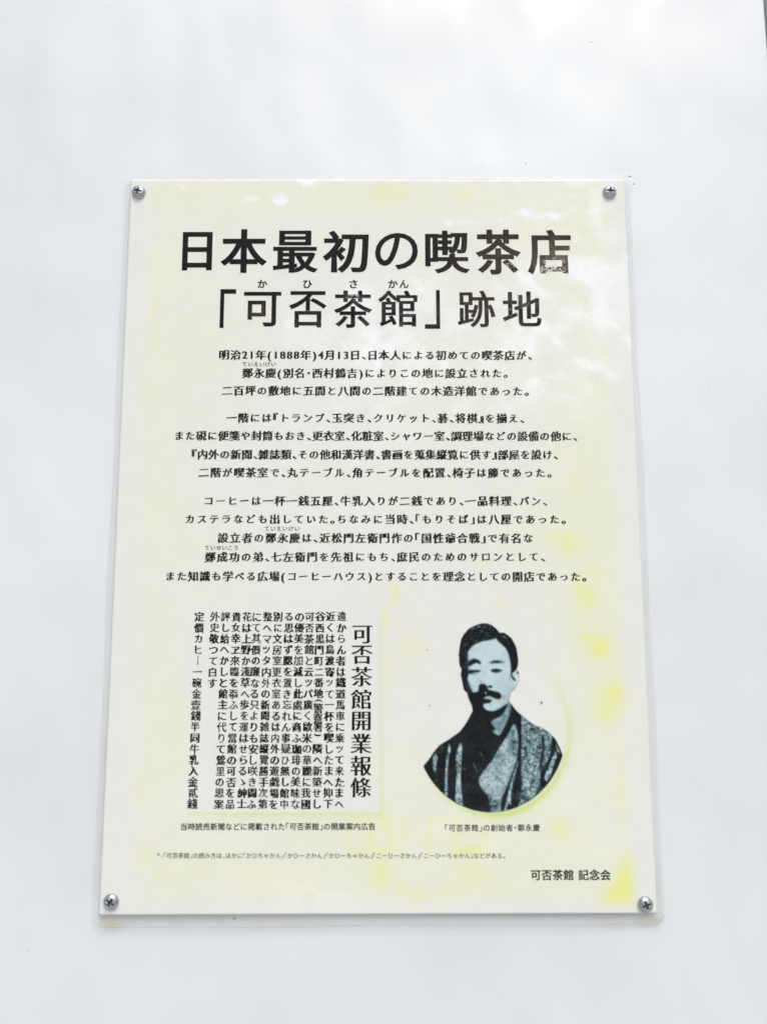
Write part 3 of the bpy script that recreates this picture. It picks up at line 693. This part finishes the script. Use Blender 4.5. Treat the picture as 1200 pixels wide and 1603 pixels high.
# right cheek and ear melt into the white of the sheet
edge = np.exp(-(((GX - 811) / 7) ** 2 + ((GY - 1068) / 26) ** 2)); pc = pc + (np.array([226, 230, 229.0]) - pc) * (edge * .55 * (tone[..., 0] > .6))[..., None]
ny, nx = GX.shape
cell = (al[:-1, :-1] + al[1:, :-1] + al[:-1, 1:] + al[1:, 1:]) > 0.02
fc = grid_faces(nx, ny, cell); used = np.unique(fc); remap = -np.ones(nx * ny, int); remap[used] = np.arange(len(used))
vv = np.stack([X, Yv, Z], -1).reshape(-1, 3)[used]
mesh_obj('portrait_print', vv, remap[fc], PORT, notice, label='oval black and white portrait of a moustached man in a striped kimono',
         attrs={'tone': np.hstack([lin(pc).reshape(-1, 3)[used], al.reshape(-1, 1)[used]])})

# ------------------------------------------------------------------ laminating film over the sheet
NX, NY = 230, 310
fx, fz = quad_sheet([(198, 277), (984, 274), (1041, 1445.5), (144.5, 1453)], NX, NY, 0)
# rounded corners: pull the grid's corners in
ii, jj = np.meshgrid(np.linspace(-1, 1, NX), np.linspace(-1, 1, NY))
cr = np.clip((np.abs(ii) - .975) / .025, 0, 1) * np.clip((np.abs(jj) - .982) / .018, 0, 1)
fx = fx - np.sign(ii) * cr * 0.0016; fz = fz + np.sign(jj) * cr * 0.0016
fx = fx + 0.00028 * np.clip((np.abs(ii) - .985) / .015, 0, 1) * np.sin(fz * 46); fz = fz + 0.0004 * np.clip((np.abs(jj) - .988) / .012, 0, 1) * np.sin(fx * 38 + 1)
edge_d = np.minimum(1 - np.abs(ii), (1 - np.abs(jj)) * 1.35)            # towards the free margin the film sinks back to the wall
fy = -relief(fx, fz) - 0.0005 + 0.0006 * (1 - sstep(edge_d, 0.0, 0.03))
U, V = to_px(fx, fy, fz)
q1 = smooth_noise(U.shape, 22, 21); q2 = smooth_noise(U.shape, 8, 22); q3 = smooth_noise(U.shape, 4, 23, 2)
milk_glare = milk_glare_map()
pap = sstep(U, np.interp(V, [281, 1433], [203, 153]), np.interp(V, [281, 1433], [207, 157])) * (1 - sstep(U, np.interp(V, [281, 1431], [975, 1026.5]), np.interp(V, [281, 1431], [978, 1029.5])))
pap *= sstep(V, 279, 283) * (1 - sstep(V, 1430, 1434))
off = 1 - pap                                                           # the clear margin beyond the paper
haze = 0.001 * q1 + off * (0.10 + .25 * q1 * sstep(V, 1425, 1440))
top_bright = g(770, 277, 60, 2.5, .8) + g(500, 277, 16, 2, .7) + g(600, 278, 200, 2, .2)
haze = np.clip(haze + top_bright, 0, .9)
vc = np.array([236, 237, 236.0]) + np.zeros(U.shape + (1,))
vc = vc + (np.array([206, 206, 202.0]) - vc) * (off * sstep(V, 330, 1430) * .75)[..., None]
stain = g(180, 1446, 20, 9, .8) + g(163, 1452, 12, 6, .5) + g(1020, 1440, 22, 8, .9) + g(960, 1440, 36, 6, .5) + g(1036, 1380, 6, 40, .35)
stain = stain * off * (0.5 + q2)
vc = vc + (np.array([208, 200, 172.0]) - vc) * np.clip(stain, 0, 1)[..., None]; haze = np.clip(haze + stain * .45, 0, .9)
pk_ = g(170, 1441, 8, 6, .6) * off; vc = vc + (np.array([205, 185, 176.0]) - vc) * np.clip(pk_, 0, 1)[..., None]
verts = np.stack([fx, fy, fz], -1).reshape(-1, 3); nb = len(verts); rimv = rim(NX, NY); k = len(rimv)
mesh_obj('laminate_film', verts, grid_faces(NX, NY), FILM, notice, smooth=True, label='clear plastic film, milky where it has lifted and stained at its lower corners',
         attrs={'veil': np.hstack([lin(vc.reshape(-1, 3)), milk_glare.reshape(-1, 1)]), 'haze': haze.ravel()})
ev = verts[rimv]; nn = len(ev); mid_ = np.array([0, 0, ZC]); dirv = ev - mid_; dirv[:, 1] = 0; dirv /= np.linalg.norm(dirv, axis=1)[:, None]
a_ = ev + np.array([0, -0.00002, 0]); b2 = ev + dirv * 0.00018 + np.array([0, 0.0, 0]); c_ = ev + dirv * 0.00018 + np.array([0, 0.0002, 0])
ef = [(i, (i + 1) % nn, nn + (i + 1) % nn, nn + i) for i in range(nn)] + [(nn + i, nn + (i + 1) % nn, 2 * nn + (i + 1) % nn, 2 * nn + i) for i in range(nn)]
mesh_obj('film_edge', np.vstack([a_, b2, c_]), np.array(ef), EDGE, notice, label='sealed edge of the film')
flecks('dirt_speck', [(847, 1099.5, 1.9, 1.6), (668, 1017, 1.0, 1.0), (672, 1104, 1.0, 1.2), (991, 289, 1.6, .9)], 'film', notice, 'tiny dark specks of dirt on the film')

# ------------------------------------------------------------------ the screws
def screw_meshes():
    R, H = 0.00415, 0.00235                        # pan head: radius and height
    NR, NA = 46, 120
    rr_ = np.linspace(0, 1, NR); aa = np.linspace(0, 2 * math.pi, NA, endpoint=False)
    A, Q = np.meshgrid(aa, rr_)
    X_, Z_ = Q * R * np.cos(A), Q * R * np.sin(A)
    hgt = H * (1 - Q ** 2.6) ** 0.62 * 0.93 + H * .07 * (1 - Q)
    ax_, az_ = np.abs(X_) / R, np.abs(Z_) / R
    arm = 0.56; wv = 0.115
    def slot(a, b): return (1 - sstep(b, wv * (1.15 - .35 * a / arm), wv * (1.15 - .35 * a / arm) + .06)) * (1 - sstep(a, arm - .06, arm + .03))
    cross = np.maximum(np.maximum(slot(ax_, az_), slot(az_, ax_)), 1 - sstep(np.hypot(ax_, az_), .17, .25))
    depth = cross * (0.0014 - 0.0008 * np.clip(Q / arm, 0, 1))
    Yh = -(hgt - depth)
    v = np.stack([X_, Yh, Z_], -1).reshape(-1, 3)
    f_head, f_rec = [], []
    cm = cross.reshape(-1)
    for r_ in range(NR - 1):
        for a in range(NA):
            i0, i1, i2, i3 = r_ * NA + a, r_ * NA + (a + 1) % NA, (r_ + 1) * NA + (a + 1) % NA, (r_ + 1) * NA + a
            q = (i0, i1, i2, i3) if r_ else (i0, i2, i3)
            (f_rec if (cm[i0] + cm[i1] + cm[i2] + cm[i3]) / 4 > .45 else f_head).append(q)
    b = len(v); ringv = np.stack([R * np.cos(aa), np.full(NA, 0.0006), R * np.sin(aa)], -1); v = np.vstack([v, ringv])
    o = (NR - 1) * NA
    f_head += [(o + a, o + (a + 1) % NA, b + (a + 1) % NA, b + a) for a in range(NA)]
    sh = []; fs = []
    for j, (yy, r2) in enumerate([(0.0004, .0019), (0.008, .0018), (0.012, .0004)]):
        sh += [(r2 * math.cos(t), yy, r2 * math.sin(t)) for t in np.linspace(0, 2 * math.pi, 17)[:-1]]
    for j in range(2): fs += [(j * 16 + a, j * 16 + (a + 1) % 16, j * 16 + 16 + (a + 1) % 16, j * 16 + 16 + a) for a in range(16)]
    return v, f_head, f_rec, sh, fs
sv, fh, frc, shv, shf = screw_meshes()
SCREWS = [(217.5, 301.5, 12, 'screw at the upper left corner of the notice, tight under the heading', 1.0, 'upright'),
          (953, 301.5, 8, 'screw at the upper right corner of the notice, near specks of dirt on the wall', 1.0, ''),
          (174.5, 1411, 32, 'screw at the lower left corner of the notice, above a brownish smudge', 1.0, ''),
          (1009, 1415.5, -18, 'screw at the lower right corner of the notice, beside the yellow triangle', 1.0, '')]
LBL = ['domed zinc cross head screw at the upper left corner of the notice',
       'domed zinc cross head screw at the upper right corner, near dark specks on the wall',
       'domed zinc cross head screw at the lower left corner, above a brownish smudge',
       'domed zinc cross head screw at the lower right corner, beside a yellow triangle']
def base_screw():
    t = thing('screw', LBL[0], 'screw', (0, 0, 0), 'screws holding the notice at its corners')
    mesh_obj('screw_head', sv, fh, STEEL, t, smooth=True); mesh_obj('cross_recess', sv, frc, RECESS, t, smooth=True); mesh_obj('shank', shv, shf, STEEL, t)
    return t
s0 = base_screw()
for i, (u, v, rot, _, sc_, _2) in enumerate(SCREWS):
    if i == 0: t = s0
    else:
        t = s0.copy(); COL.objects.link(t); t['label'] = LBL[i]
        for ch in s0.children:
            c = ch.copy(); COL.objects.link(c); c.parent = t
    x, z = P(u, v)
    t.location = (float(x), -float(relief(x, z)) - 0.00055, float(z)); t.rotation_euler = (0, math.radians(rot), 0)
